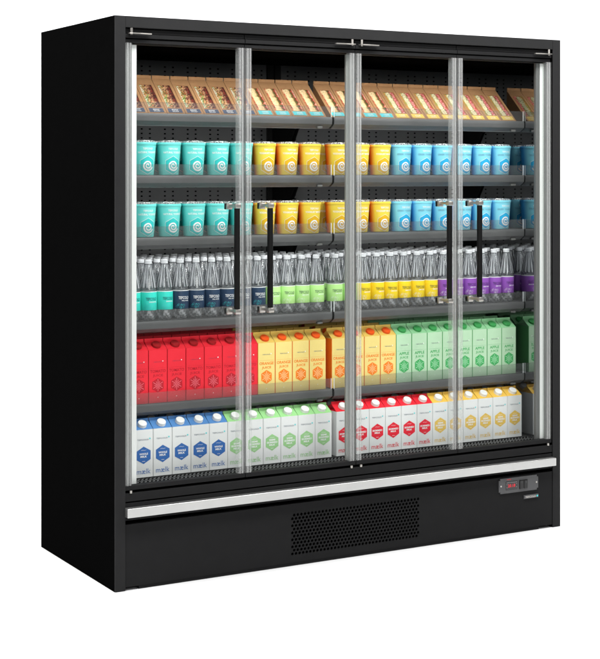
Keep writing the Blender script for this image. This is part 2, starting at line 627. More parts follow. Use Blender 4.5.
# ------------------------------------------------------------------ doors
DW = (W - 0.080) / 4
hinge_side = [-1, 1, -1, 1]
hx_list = [0.449, 0.584, 1.378, 1.523]
for k in range(4):
    x0, x1 = 0.040 + DW * k + 0.0012, 0.040 + DW * (k + 1) - 0.0012
    door = bpy.data.objects.new('door', None)
    COL.objects.link(door)
    door.parent = fridge
    b = MB()
    # top rail in three steps, bottom rail in two
    b.box(x0, x1, 0.012, 0.036, 1.9405, 1.9565, M['rail'], 0.001)
    b.box(x0, x1, 0.004, 0.034, 1.9245, 1.9385, M['rail'], 0.0012)
    b.box(x0, x1, 0.016, 0.034, 1.9375, 1.9415, M['void'])
    b.box(x0, x1, 0.020, 0.034, 1.919, 1.9255, M['void'])
    b.box(x0, x1, 0.010, 0.034, 1.9075, 1.9205, M['rail'], 0.0012)
    b.build('top_rail', door)
    b = MB()
    b.box(x0, x1, 0.002, 0.034, 0.3470, 0.3625, M['rail'], 0.0015)
    b.box(x0, x1, 0.012, 0.034, 0.3420, 0.3475, M['void'])
    b.build('bottom_rail', door)
    b = MB()
    b.box(x0 + 0.004, x1 - 0.004, 0.012, 0.020, 0.3615, 1.9085, M['glass'])
    b.build('pane', door)
    for s, xe in ((-1, x0), (1, x1)):
        b = MB()
        def strip(u0, u1, m, ya=0.004, yb=0.030):
            xa, xb = (xe + u0, xe + u1) if s < 0 else (xe - u1, xe - u0)
            b.box(min(xa, xb), max(xa, xb), ya, yb, 0.3628, 1.9072, m, 0.0)
        strip(0.0002, 0.0022, M['edged'])
        strip(0.0026, 0.0262, M['edge'], 0.006, 0.028)
        for u0, u1 in ((0.0068, 0.0128), (0.0176, 0.0220)):
            uc, hw_ = (u0 + u1) / 2, (u1 - u0) / 2
            pr = []
            for q in range(9):
                a = PI * q / 8
                xx = uc - hw_ * math.cos(a)
                pr.append(((xe + xx) if s < 0 else (xe - xx), 0.0058 - 0.004 * math.sin(a)))
            n_ = len(pr)
            b.add([(x, y, z) for z in (0.3628, 1.9072) for x, y in pr], [(q, q + 1, n_ + q + 1, n_ + q) for q in range(n_ - 1)], M['edge2'])
        b.build('edge_profile', door)
    # pull handle
    hx = hx_list[k]
    b = MB()
    yh = -0.055
    b.cyl((hx, yh, 0.966), (hx, yh, 1.326), 0.0108, M['handle'], 18)
    for zc, d in ((0.9565, -1), (1.3355, 1)):
        b.box(hx - 0.0112, hx + 0.0112, yh - 0.0112, yh + 0.0112, zc - 0.0085, zc + 0.0085, M['chrome'], 0.002)
        b.box(hx - 0.005, hx + 0.005, yh + 0.011, 0.002, zc - 0.005, zc + 0.005, M['chrome'], 0.001)
        b.box(hx - 0.0115, hx + 0.0115, 0.001, 0.0115, zc - 0.014, zc + 0.008, M['chrome'], 0.002)
        b.box(hx - 0.0115, hx + 0.0115, 0.0205, 0.025, zc - 0.014, zc + 0.008, M['black'], 0.002)
    b.build('handle', door, smooth=40)
    # top hinge blade with its pin, and the lower pivot
    s = hinge_side[k]
    hp = x0 + 0.020 if s < 0 else x1 - 0.020
    b = MB()
    d = 1 if s < 0 else -1
    b.cyl((hp, -0.006, 1.934), (hp, -0.006, 1.9585), 0.0045, M['chrome'], 12)
    vs = []
    for t, wdt, yy in ((-0.010, 0.009, -0.006), (0.0, 0.009, -0.008), (0.03, 0.0075, -0.010), (0.074, 0.005, -0.008)):
        for z in (1.9375, 1.9415):
            vs += [(hp + d * t, yy - wdt, z), (hp + d * t, yy + wdt, z)]
    fs = []
    for i in range(3):
        a = 4 * i
        fs += [(a, a + 1, a + 5, a + 4), (a + 2, a + 3, a + 7, a + 6), (a, a + 4, a + 6, a + 2), (a + 1, a + 3, a + 7, a + 5)]
    fs += [(0, 1, 3, 2), (12, 14, 15, 13)]
    b.add(vs, fs, M['chrome'])
    b.build('hinge', door)
    b = MB()
    b.cyl((hp, 0.000, 0.3375), (hp, 0.000, 0.3465), 0.0048, M['chrome'], 12)
    b.build('pivot', door)

# ------------------------------------------------------------------ shelves
TIERS = [1.671, 1.4445, 1.218, 0.914, 0.614]
BAYS = [(XI0 + 0.003, XM - 0.005), (XM + 0.005, XI1 - 0.003)]
shelf_objs = []
for zt in TIERS:
    for bi, (x0, x1) in enumerate(BAYS):
        b = MB()
        prof = [(0.171, zt - 0.001), (0.1692, zt - 0.004), (0.1685, zt - 0.015), (0.1700, zt - 0.028), (0.178, zt - 0.034), (0.196, zt - 0.044), (0.215, zt - 0.045), (0.215, zt - 0.016), (0.640, zt - 0.016), (0.640, zt), (0.180, zt), (0.1795, zt - 0.001)]
        b.prism_x(prof, x0, x1, M['shelf'])
        # small clear lamp clip under the lip near the right end
        cx = x1 - 0.050
        b.box(cx - 0.012, cx + 0.012, 0.176, 0.190, zt - 0.0455, zt - 0.036, M['clip'], 0.002)
        sh = b.build('shelf', fridge, smooth=35)
        shelf_objs.append(sh)
        b = MB()
        b.box(x0 + 0.002, x1 - 0.002, 0.1725, 0.1755, zt - 0.0005, zt + 0.0405, M['riser'])
        for xe in (x0 + 0.0005, x1 - 0.0025):
            b.box(xe, xe + 0.0018, 0.1722, 0.1758, zt - 0.0005, zt + 0.041, M['riser_edge_glint'])
        b.build('riser', sh)
        for xb in (x0 + 0.001, x1 - 0.005):
            b = MB()
            b.prism_x([(0.22, zt - 0.017), (0.44, zt - 0.036), (0.455, zt - 0.042), (0.53, zt - 0.150), (0.642, zt - 0.160), (0.642, zt - 0.017)], xb, xb + 0.004, M['bracket'])
            b.build('bracket', sh)


for zt in TIERS:
    for xa, xb in ((XM - 0.0046, XM + 0.0046), (XI1 - 0.0042, XI1 - 0.0006), (XI0 + 0.0006, XI0 + 0.0026)):
        b = MB()
        b.prism_x([(0.1725, zt - 0.002), (0.1710, zt - 0.015), (0.1725, zt - 0.027), (0.180, zt - 0.0335), (0.198, zt - 0.0435), (0.215, zt - 0.0445), (0.64, zt - 0.0165), (0.64, zt - 0.001)], xa, xb, M['bracket'])
        b.build('joint_cover', fridge)

# ------------------------------------------------------------------ goods
ORD = ['first', 'second', 'third', 'fourth', 'fifth', 'sixth', 'seventh', 'eighth', 'ninth', 'tenth', 'eleventh', 'twelfth', 'thirteenth', 'fourteenth', 'fifteenth', 'sixteenth']


# ---- sandwich boxes
def filling_mat(name, stops, speck, sscale, dist=0.35, jit=0.2):
    m = bpy.data.materials.new(name)
    m.use_nodes = True
    nt = m.node_tree
    p = nt.nodes['Principled BSDF']
    tc = nt.nodes.new('ShaderNodeTexCoord')
    sep = nt.nodes.new('ShaderNodeSeparateXYZ')
    nt.links.new(tc.outputs['Generated'], sep.inputs[0])
    nz = nt.nodes.new('ShaderNodeTexNoise')
    nz.inputs['Scale'].default_value = 95
    nz.inputs['Detail'].default_value = 3
    nt.links.new(tc.outputs['Object'], nz.inputs['Vector'])
    ma = nt.nodes.new('ShaderNodeMath')
    ma.operation = 'MULTIPLY_ADD'
    ma.inputs[1].default_value = dist
    nt.links.new(nz.outputs['Fac'], ma.inputs[0])
    nt.links.new(sep.outputs['X'], ma.inputs[2])
    sb = nt.nodes.new('ShaderNodeMath')
    sb.operation = 'SUBTRACT'
    sb.inputs[1].default_value = dist / 2
    nt.links.new(ma.outputs[0], sb.inputs[0])
    cr = nt.nodes.new('ShaderNodeValToRGB')
    cr.color_ramp.interpolation = 'LINEAR'
    el = cr.color_ramp.elements
    el[0].position, el[0].color = stops[0][0], (*lin(stops[0][1]), 1)
    el[1].position, el[1].color = stops[-1][0], (*lin(stops[-1][1]), 1)
    for pos, c in stops[1:-1]:
        e = el.new(pos)
        e.color = (*lin(c), 1)
    vo = nt.nodes.new('ShaderNodeTexVoronoi')
    vo.inputs['Scale'].default_value = sscale
    nt.links.new(tc.outputs['Object'], vo.inputs['Vector'])
    sc_ = nt.nodes.new('ShaderNodeSeparateColor')
    nt.links.new(vo.outputs['Color'], sc_.inputs[0])
    j1 = nt.nodes.new('ShaderNodeMath')
    j1.operation = 'SUBTRACT'
    j1.inputs[1].default_value = 0.5
    nt.links.new(sc_.outputs[0], j1.inputs[0])
    j2 = nt.nodes.new('ShaderNodeMath')
    j2.operation = 'MULTIPLY_ADD'
    j2.inputs[1].default_value = jit
    nt.links.new(j1.outputs[0], j2.inputs[0])
    nt.links.new(sb.outputs[0], j2.inputs[2])
    nt.links.new(j2.outputs[0], cr.inputs['Fac'])
    mr = nt.nodes.new('ShaderNodeMapRange')
    mr.inputs['From Min'].default_value = 0.15
    mr.inputs['From Max'].default_value = 0.45
    mr.inputs['To Min'].default_value = 1 - speck
    mr.inputs['To Max'].default_value = 1.1
    nt.links.new(vo.outputs['Distance'], mr.inputs['Value'])
    mx = nt.nodes.new('ShaderNodeVectorMath')
    mx.operation = 'SCALE'
    nt.links.new(cr.outputs['Color'], mx.inputs[0])
    nt.links.new(mr.outputs['Result'], mx.inputs['Scale'])
    nt.links.new(mx.outputs['Vector'], p.inputs['Base Color'])
    p.inputs['Roughness'].default_value = 0.45
    return m


kraft = mat('kraft_card', srgb=(172, 130, 92), rough=0.7, spec=0.15, vary=0.08, vscale=60, bump=0.1, bscale=500)
FILL = {
    'navy': filling_mat('dark_filling', [(0.0, (205, 205, 190)), (0.10, (120, 160, 60)), (0.22, (60, 100, 30)), (0.32, (190, 90, 50)), (0.42, (205, 175, 135)), (0.55, (150, 110, 80)), (0.66, (90, 55, 40)), (0.8, (130, 45, 40)), (1.0, (55, 30, 25))], 0.65, 170, 0.5, 0.55),
    'teal': filling_mat('chicken_filling', [(0.0, (120, 35, 20)), (0.09, (200, 70, 40)), (0.16, (225, 195, 150)), (0.35, (240, 215, 170)), (0.55, (225, 190, 140)), (0.68, (110, 100, 50)), (0.76, (50, 60, 25)), (0.86, (180, 60, 40)), (1.0, (215, 180, 160))], 0.3, 130, 0.3, 0.16),
    'yellow': filling_mat('club_filling', [(0.0, (80, 150, 50)), (0.10, (220, 120, 50)), (0.18, (90, 140, 60)), (0.26, (235, 225, 190)), (0.42, (205, 195, 150)), (0.52, (235, 225, 195)), (0.60, (80, 130, 50)), (0.68, (190, 30, 35)), (0.78, (225, 170, 170)), (0.88, (190, 35, 45)), (1.0, (150, 110, 60))], 0.75, 210, 0.2, 0.17),
}
LABM = {
    'navy': mat('navy_label', srgb=(70, 82, 108), rough=0.5),
    'teal': mat('teal_label', srgb=(84, 200, 208), rough=0.5),
    'yellow': mat('yellow_label', srgb=(240, 205, 90), rough=0.5),
}
ink_white = mat('white_ink', rgb=(0.85, 0.85, 0.84), rough=0.5, vary=0.01)
SW, SD, SH = 0.0735, 0.145, 0.148
SANDTEXT = {'navy': ('BEEF', 'SALAD'), 'teal': ('CHICKEN', '& BACON'), 'yellow': ('CLUB', 'SANDWICH')}


def slope(u, v, lift=0.0):
    """u across from centre, v 0..1 up the sloping front of a sandwich box"""
    nrm = Vector((0, -SH + 0.012, SD)).normalized()
    nrm = Vector((0, -(SH - 0.012), SD)).normalized()
    return Vector((u, SD * v, (SH - 0.012) * v)) + nrm * lift


def sandwich_parts(kind):
    b = MB()
    hw = SW / 2
    wu0, wu1, wv0, wv1 = -hw * 0.68, hw * 0.70, 0.17, 0.82
    # sloping front as a frame round the window
    us, vsl = [-hw, wu0, wu1, hw], [0, wv0, wv1, 1]
    verts = [slope(u, v) for v in vsl for u in us]
    fs = []
    for j in range(3):
        for i in range(3):
            if i == 1 and j == 1:
                continue
            fs.append((j * 4 + i, j * 4 + i + 1, (j + 1) * 4 + i + 1, (j + 1) * 4 + i))
    b.add(verts, fs, kraft)
    rim = [slope(wu0, wv0), slope(wu1, wv0), slope(wu1, wv1), slope(wu0, wv1)]
    dep = [slope(wu0, wv0, -0.006), slope(wu1, wv0, -0.006), slope(wu1, wv1, -0.006), slope(wu0, wv1, -0.006)]
    b.add(rim + dep, [(i, (i + 1) % 4, 4 + (i + 1) % 4, 4 + i) for i in range(4)], kraft)
    # sides, back, base, upright lip at the top
    T = SH - 0.012
    b.add([(-hw, 0, 0), (-hw, SD, 0), (-hw, SD, T)], [(0, 1, 2)], kraft)
    b.add([(hw, 0, 0), (hw, SD, 0), (hw, SD, T)], [(0, 1, 2)], kraft)
    b.add([(-hw, 0, 0), (hw, 0, 0), (hw, SD, 0), (-hw, SD, 0)], [(0, 1, 2, 3)], kraft)
    b.add([(-hw, SD + 0.0001, 0), (hw, SD + 0.0001, 0), (hw, SD + 0.0001, T), (-hw, SD + 0.0001, T)], [(0, 1, 2, 3)], kraft)
    b.box(-hw + 0.001, hw - 0.001, SD - 0.002, SD + 0.002, T, SH, kraft, 0.0008)
    box_me = b.mesh('box')
    b = MB()
    nu, nv = 12, 26
    rnd = random.Random(3)
    verts = []
    for j in range(nv + 1):
        for i in range(nu + 1):
            u = wu0 - 0.001 + (wu1 - wu0 + 0.002) * i / nu
            v = wv0 - 0.005 + (wv1 - wv0 + 0.01) * j / nv
            layer = 0.0015 * math.sin(i / nu * PI * 5)
            verts.append(slope(u, v, -0.0022 + layer + rnd.uniform(-0.001, 0.001)))
    fs = [(j * (nu + 1) + i, j * (nu + 1) + i + 1, (j + 1) * (nu + 1) + i + 1, (j + 1) * (nu + 1) + i) for j in range(nv) for i in range(nu)]
    b.add(verts, fs, FILL[kind])
    fill_me = b.mesh('filling', smooth=80)
    b = MB()
    L = math.hypot(SD, T)
    vs4 = [slope(-hw * 0.80, 0.03, 0.0006), slope(hw * 0.76, 0.03, 0.0006), slope(hw * 0.76, 0.145, 0.0006), slope(-hw * 0.80, 0.145, 0.0006)]
    b.add(vs4, [(0, 1, 2, 3)], LABM[kind])
    for k2, t in enumerate(SANDTEXT[kind]):
        b.flat(text(t, width=0.026, height=0.0055, bold=0.015), ink_white, lambda u, v, k2=k2: slope(u, 0.108 - 0.042 * k2 + v / L, 0.001))
    lab_me = b.mesh('label')
    return [('box', box_me), ('filling', fill_me), ('label', lab_me)]


SAND = {k: sandwich_parts(k) for k in ('navy', 'teal', 'yellow')}


def place(parts, name, label, cat, loc, group, rz=0.0):
    o = thing(name, label, cat, loc, group)
    o.rotation_euler = (0, 0, rz)
    for nm, me in parts:
        inst(me, nm, o)
    return o


def bay_x(bay, i, n, pitch):
    base = [0.0605, 0.9885][bay]
    return base + pitch * (i + 0.5)


seqs = ['navy'] * 8 + ['teal'] * 4 + ['teal'] * 4 + ['yellow'] * 8
cnt = {}
for i, k in enumerate(seqs):
    bay, j = divmod(i, 12)
    x = bay_x(bay, j, 12, 0.0755)
    cnt[k] = cnt.get(k, 0) + 1
    if k == 'navy':
        lab = f'{ORD[8 - cnt[k]]} kraft sandwich box with navy label, counting left from the teal-labelled boxes'
    elif k == 'teal':
        lab = f'{ORD[cnt[k] - 1]} teal-labelled kraft sandwich box from the left on the top shelf'
    else:
        lab = f'{ORD[cnt[k] - 1]} yellow-labelled kraft sandwich box from the left on the top shelf'
    place(SAND[k], 'sandwich_box', lab, 'sandwich box', (x, 0.186, TIERS[0]), f'kraft sandwich boxes with {k} labels on the top shelf')

# ---- yoghurt cups
CUPH, RT, RB = 0.121, 0.0462, 0.0372


def cup_r(z):
    return RB + (RT - RB) * z / CUPH


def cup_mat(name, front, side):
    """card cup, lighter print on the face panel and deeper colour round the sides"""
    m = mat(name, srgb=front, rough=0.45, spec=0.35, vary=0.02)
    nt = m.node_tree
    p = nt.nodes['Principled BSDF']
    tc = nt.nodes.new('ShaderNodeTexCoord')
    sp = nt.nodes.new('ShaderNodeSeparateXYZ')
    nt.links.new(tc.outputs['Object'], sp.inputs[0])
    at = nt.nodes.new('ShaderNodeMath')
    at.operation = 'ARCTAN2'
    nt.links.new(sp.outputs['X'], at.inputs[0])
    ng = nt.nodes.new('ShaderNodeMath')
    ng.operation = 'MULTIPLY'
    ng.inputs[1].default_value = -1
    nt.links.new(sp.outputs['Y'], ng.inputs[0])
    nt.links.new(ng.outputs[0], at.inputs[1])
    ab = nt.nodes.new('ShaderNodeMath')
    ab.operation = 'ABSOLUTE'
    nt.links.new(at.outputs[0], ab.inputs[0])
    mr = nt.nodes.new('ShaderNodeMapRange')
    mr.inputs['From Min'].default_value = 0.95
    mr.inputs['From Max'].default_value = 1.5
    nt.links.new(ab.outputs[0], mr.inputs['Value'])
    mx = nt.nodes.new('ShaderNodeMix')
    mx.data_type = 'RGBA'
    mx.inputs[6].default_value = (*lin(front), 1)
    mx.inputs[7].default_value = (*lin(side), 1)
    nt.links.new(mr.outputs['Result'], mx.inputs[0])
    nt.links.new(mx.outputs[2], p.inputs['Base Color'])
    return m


CUPC = {
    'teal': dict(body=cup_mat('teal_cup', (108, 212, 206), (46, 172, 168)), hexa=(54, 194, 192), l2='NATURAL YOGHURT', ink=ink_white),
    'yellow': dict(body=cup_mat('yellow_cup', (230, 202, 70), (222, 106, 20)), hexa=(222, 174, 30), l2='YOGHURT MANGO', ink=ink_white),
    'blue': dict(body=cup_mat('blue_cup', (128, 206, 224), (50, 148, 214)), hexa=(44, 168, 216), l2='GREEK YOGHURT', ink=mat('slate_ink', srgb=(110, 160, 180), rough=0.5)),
}
lid_clear = clear('lid_plastic', (0.9, 0.9, 0.9), 0.12, rough=0.12, diffuse=0.25, dcol=(0.7, 0.7, 0.7))
lid_dark = mat('lid_ridge', rgb=(0.55, 0.56, 0.56), rough=0.25, spec=0.6)


def cup_parts(kind):
    c = CUPC[kind]
    b = MB()
    prof = [(RB - 0.003, 0.0), (RB, 0.002)] + [(cup_r(z), z) for z in (0.02, 0.04, 0.06, 0.08, 0.10, 0.109)] + [(RT - 0.0005, 0.1105), (RT + 0.0008, 0.112), (RT + 0.0012, 0.119), (RT, CUPH), (RT - 0.004, CUPH), (RT - 0.006, 0.117)]
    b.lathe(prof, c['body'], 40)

    def wrap(zc, lift=0.0005, du=0.0):
        def f(u, v):
            z = zc + v
            r = cup_r(z) + lift
            a = (u + du) / r - PI / 2
            return (r * math.cos(a), r * math.sin(a), z)
        return f
    hx = mat(kind + '_hexagon', srgb=c['hexa'], rough=0.45) if (kind + '_hexagon') not in bpy.data.materials else bpy.data.materials[kind + '_hexagon']
    hr = 0.0325
    b.flat(ngon(hr, 6, PI / 2, 6), hx, wrap(0.0375, 0.0005))
    b.flat(hex_ring(hr + 0.0012, 0.0011), ink_white, wrap(0.0375, 0.0008))
    pts, ws = [], []
    N = 70
    for i in range(N + 1):
        t = i / N
        a = -0.3 - t * 2 * PI * 2.05
        r = 0.0185 * (1 - t) ** 0.9 + 0.0012
        pts.append((0.001 + r * math.cos(a), -0.001 + r * math.sin(a)))
        ws.append(0.0062 - 0.0026 * t)
    b.flat(ribbon(pts, ws), ink_white, wrap(0.0375, 0.0011))
    b.flat(text('TEFCOLD', width=0.040, height=0.0072, bold=0.02), ink_white, wrap(0.0975))
    b.flat(text(c['l2'], width=0.076, height=0.0075, bold=0.02), c['ink'], wrap(0.0840))
    b.flat(text('150 g e', width=0.012, height=0.003), ink_white, wrap(0.0055, du=0.0))
    body = b.mesh('cup', smooth=40)
    b = MB()
    b.lathe([(RT - 0.0052, CUPH - 0.003), (RT - 0.0052, CUPH + 0.0055), (RT - 0.0065, CUPH + 0.0072), (0.030, CUPH + 0.0072), (0.029, CUPH + 0.005), (0.0, CUPH + 0.005)], lid_clear, 40, caps=False)
    for i in range(26):
        a = 2 * PI * i / 26
        r = RT - 0.0050
        b.box(-0.0015, 0.0015, -0.0006, 0.0006, CUPH + 0.0005, CUPH + 0.005, lid_dark)
        for q in range(8):
            x, y, z = b.v[-8 + q]
            X, Y = r + y, x
            b.v[-8 + q] = (X * math.cos(a) - Y * math.sin(a), X * math.sin(a) + Y * math.cos(a), z)
    lid = b.mesh('lid', smooth=40)
    return [('cup', body), ('lid', lid)]


CUPS = {k: cup_parts(k) for k in CUPC}
cseq = ['teal'] * 6 + ['yellow'] * 3 + ['yellow'] * 3 + ['blue'] * 6
for zt, sname in ((TIERS[1], 'upper'), (TIERS[2], 'lower')):
    for row in range(2):
        cnt = {}
        for i, k in enumerate(cseq):
            bay, j = divmod(i, 9)
            x = [0.0615, 0.9885][bay] + 0.1003 * (j + 0.5)
            cnt[k] = cnt.get(k, 0) + 1
            rn = ['front row', 'second row'][row]
            if k == 'teal':
                lab = f'{ORD[6 - cnt[k]]} teal yoghurt cup counting left from the yellow cups, {rn}, {sname} cup shelf'
            else:
                lab = f'{ORD[cnt[k] - 1]} {k} yoghurt cup from the left, {rn}, {sname} cup shelf'
            if row and i == 0:
                continue
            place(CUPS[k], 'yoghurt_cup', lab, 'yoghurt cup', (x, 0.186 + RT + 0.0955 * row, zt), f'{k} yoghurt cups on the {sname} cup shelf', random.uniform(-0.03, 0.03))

# ---- bottles
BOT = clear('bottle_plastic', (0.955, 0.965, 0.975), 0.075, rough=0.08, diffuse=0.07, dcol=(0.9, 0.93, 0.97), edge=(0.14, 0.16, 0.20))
BOT_GLINT = clear('bottle_glint', (0.93, 0.94, 0.955), 0.10, rough=0.12, diffuse=0.46, dcol=(0.92, 0.94, 0.98), edge=(0.4, 0.42, 0.46))  # whiter plastic that paints highlight streaks and sparkle onto the bottle
capw = mat('bottle_cap_white', rgb=(0.68, 0.69, 0.71), rough=0.4, vary=0.02)
BLAB = {
    'teal': (mat('bottle_teal', srgb=(56, 204, 188), rough=0.4), mat('bottle_dark_ink', srgb=(30, 70, 80), rough=0.5), 'SPARKLING WATER'),
    'navy': (mat('bottle_navy', srgb=(42, 60, 84), rough=0.4), ink_white, 'STILL WATER'),
    'green': (mat('bottle_green', srgb=(178, 222, 140), rough=0.4), mat('bottle_grey_ink', srgb=(70, 100, 80), rough=0.5), 'LIME WATER'),
    'yellow': (mat('bottle_yellow', srgb=(232, 200, 40), rough=0.4), mat('bottle_olive_ink', srgb=(80, 80, 60), rough=0.5), 'LEMON WATER'),
    'purple': (mat('bottle_purple', srgb=(136, 78, 168), rough=0.4), mat('bottle_violet_ink', srgb=(60, 40, 90), rough=0.5), 'BERRY WATER'),
}
BR = 0.0315


def bottle_mod(a, z, j):
    if 0.112 < z < 0.198:
        t = math.sin(PI * (z - 0.112) / 0.086)
        return 1 + 0.035 * t * math.cos(12 * a)
    if z < 0.035:
        t = max(0.0, 1 - z / 0.035)
        return 1 - 0.16 * t * (0.5 + 0.5 * math.cos(5 * a)) + 0.012 * math.sin(10 * a + z * 120)
    return 1


def bottle_parts(kind):
    lm, ink, l2 = BLAB[kind]
    b = MB()
    prof = [(0.020, 0.0), (0.026, 0.003), (0.0295, 0.010), (0.0305, 0.018), (0.0302, 0.026), (BR, 0.036), (BR, 0.038), (BR - 0.0003, 0.072), (BR, 0.104), (BR, 0.108), (BR - 0.0006, 0.113), (0.0304, 0.120), (0.0288, 0.132), (0.0262, 0.145), (0.0232, 0.158), (0.0200, 0.171), (0.0170, 0.183), (0.0146, 0.193), (0.0132, 0.200), (0.0128, 0.2035), (0.0142, 0.2045), (0.0142, 0.2065), (0.0118, 0.207)]
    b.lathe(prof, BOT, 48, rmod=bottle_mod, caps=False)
    kr = b.mi(BOT_GLINT)
    for fi in range(len(b.f)):
        ring, seg = divmod(fi, 48)
        if 11 <= ring <= 18 and seg % 4 in (0, 3) and not (seg // 4) % 3 == 2:  # bright streaks painted on some of the flute faces
            b.m[fi] = kr
        if ring <= 4 and (seg + 2 * ring) % 10 < 3:  # painted sparkle patches round the base
            b.m[fi] = kr
    bm = [(0.0, 0.006), (0.012, 0.004), (0.020, 0.0)]
    b.lathe(bm, BOT, 48, caps=False, rmod=lambda a, z, j: 1 - 0.16 * (0.5 + 0.5 * math.cos(5 * a)) + 0.02 * math.sin(10 * a) if j == 2 else 1)
    body = b.mesh('bottle', smooth=50)
    b = MB()
    b.lathe([(BR + 0.0004, 0.038), (BR + 0.0006, 0.0385), (BR + 0.0006, 0.1035), (BR + 0.0004, 0.104)], lm, 40, caps=False)
    b.lathe([(BR + 0.0005, 0.1042), (BR + 0.0007, 0.1044), (BR + 0.0007, 0.1066), (BR + 0.0005, 0.1068)], ink_white, 40, caps=False)

    def wrap(zc, du=0.0, lift=0.0011):
        def f(u, v):
            r = BR + lift
            a = (u + du) / r - PI / 2 - 0.05
            return (r * math.cos(a), r * math.sin(a), zc + v)
        return f
    b.flat(text('TEFCOLD', width=0.043, height=0.0105, bold=0.01), ink, wrap(0.0795))
    b.flat(text(l2, width=0.030, height=0.0042, bold=0.02), ink_white, wrap(0.0685, 0.006))
    rnd = random.Random(5)
    for i in range(10):
        u, v = rnd.uniform(-0.028, 0.0), rnd.uniform(0.041, 0.056)
        b.flat(hex_ring(rnd.uniform(0.002, 0.004), 0.0005, 1), M['teal_mark'] if kind in ('navy', 'teal') else ink_white, wrap(v, u))
    label = b.mesh('label', smooth=40)
    b = MB()
    b.lathe([(0.0128, 0.2068), (0.0130, 0.2085), (0.0130, 0.2195), (0.0118, 0.2212), (0.0, 0.2216)], capw, 36, caps=False, rmod=lambda a, z, j: 1 + (0.025 if j < 3 and int(a / (2 * PI) * 36 + 0.5) % 2 else 0))
    cap = b.mesh('cap', smooth=30)
    return [('bottle', body), ('label', label), ('cap', cap)]


BOTTLES = {k: bottle_parts(k) for k in BLAB}
bseq = ['teal'] * 4 + ['navy'] * 6 + ['green'] * 4 + ['green'] * 2 + ['yellow'] * 6 + ['purple'] * 6
ROWN = ['front row', 'second row', 'third row', 'fourth row', 'fifth row', 'sixth row']
for row in range(6):
    cnt = {}
    for i, k in enumerate(bseq):
        bay, j = divmod(i, 14)
        x = [0.062, 0.9895][bay] + 0.0648 * (j + 0.5)
        cnt[k] = cnt.get(k, 0) + 1
        if k == 'teal':
            lab = f'{ORD[4 - cnt[k]]} clear water bottle with teal label counting left from navy labels, {ROWN[row]}'
        else:
            lab = f'{ORD[cnt[k] - 1]} clear water bottle with {k} label from the left, {ROWN[row]}'
        if row and i == 0:
            continue
        place(BOTTLES[k], 'water_bottle', lab, 'water bottle', (x, 0.1865 + BR + 0.0665 * row, TIERS[3]), f'clear water bottles with {k} labels', random.uniform(-0.12, 0.12))


# ---- cartons
def carton_parts(kind, hs, hr, ht, front, side, gable, capmat, caprad, caph, printer):
    w, d = 0.0742, 0.084
    hw = w / 2
    b = MB()
    bm = bmesh.new()
    P = [(-hw, 0, 0), (hw, 0, 0), (hw, d, 0), (-hw, d, 0), (-hw, 0, hs), (hw, 0, hs), (hw, d, hs), (-hw, d, hs)]
    v = [bm.verts.new(p) for p in P]
    for f in ((3, 2, 1, 0), (0, 1, 5, 4), (1, 2, 6, 5), (2, 3, 7, 6), (3, 0, 4, 7)):
        bm.faces.new([v[i] for i in f])
    ed = [e for e in bm.edges if abs(e.verts[0].co.z - e.verts[1].co.z) > 0.05]
    bmesh.ops.bevel(bm, geom=ed, offset=0.0014, segments=2, affect='EDGES')
    bm.verts.index_update()
    vs = [q.co[:] for q in bm.verts]
    ff = [[q.index for q in f.verts] for f in bm.faces if f.calc_center_median().y < 0.0006 or f.calc_center_median().y > d - 0.0006]
    sf = [[q.index for q in f.verts] for f in bm.faces if 0.0006 <= f.calc_center_median().y <= d - 0.0006]
    bm.free()
    b.add(vs, ff, front)
    b.add(vs, sf, side)
    # gable: front slope, back slope, tucked side triangles, sealed fin on the ridge
    rw = hw - 0.0008
    dy = 0.0022
    b.add([(-hw, 0.0003, hs), (hw, 0.0003, hs), (rw, d / 2 - dy, hr), (-rw, d / 2 - dy, hr)], [(0, 1, 2, 3)], gable)
    b.add([(-hw, d - 0.0003, hs), (hw, d - 0.0003, hs), (rw, d / 2 + dy, hr), (-rw, d / 2 + dy, hr)], [(0, 1, 2, 3)], gable)
    for s in (-1, 1):
        b.add([(s * hw, 0.0003, hs), (s * hw, d - 0.0003, hs), (s * (hw - 0.012), d / 2, hs + (hr - hs) * 0.35), (s * rw, d / 2 - dy, hr), (s * rw, d / 2 + dy, hr)],
              [(0, 1, 2), (0, 2, 3), (1, 2, 4), (2, 3, 4)], gable)
    b.box(-rw, rw, d / 2 - dy, d / 2 + dy, hr - 0.0005, ht, gable, 0.0006)
    printer(b, lambda u, z: (u, -0.0004, z))
    body = b.mesh('carton')
    b = MB()
    n = Vector((0, -(hr - hs), d / 2 - dy)).normalized()
    c = Vector((0.002, (d / 2 - dy) * 0.52, hs + (hr - hs) * 0.52))
    u = Vector((1, 0, 0))
    t = n.cross(u)
    N = 28
    rings = [(caprad * 1.05, 0.0), (caprad * 1.05, 0.002), (caprad, 0.0025), (caprad, caph - 0.0015), (caprad * 0.93, caph), (0.0001, caph)]
    vs, fs = [], []
    for j, (r, h) in enumerate(rings):
        for i in range(N):
            a = 2 * PI * i / N
            rr = r * (1 + (0.018 if 1 < j < 4 and i % 2 else 0))
            vs.append(c + n * h + (u * math.cos(a) + t * math.sin(a)) * rr)
    for j in range(len(rings) - 1):
        for i in range(N):
            fs.append((j * N + i, j * N + (i + 1) % N, (j + 1) * N + (i + 1) % N, (j + 1) * N + i))
    b.add(vs, fs, capmat)
    cap = b.mesh('cap', smooth=40)
    return [('carton', body), ('cap', cap)]


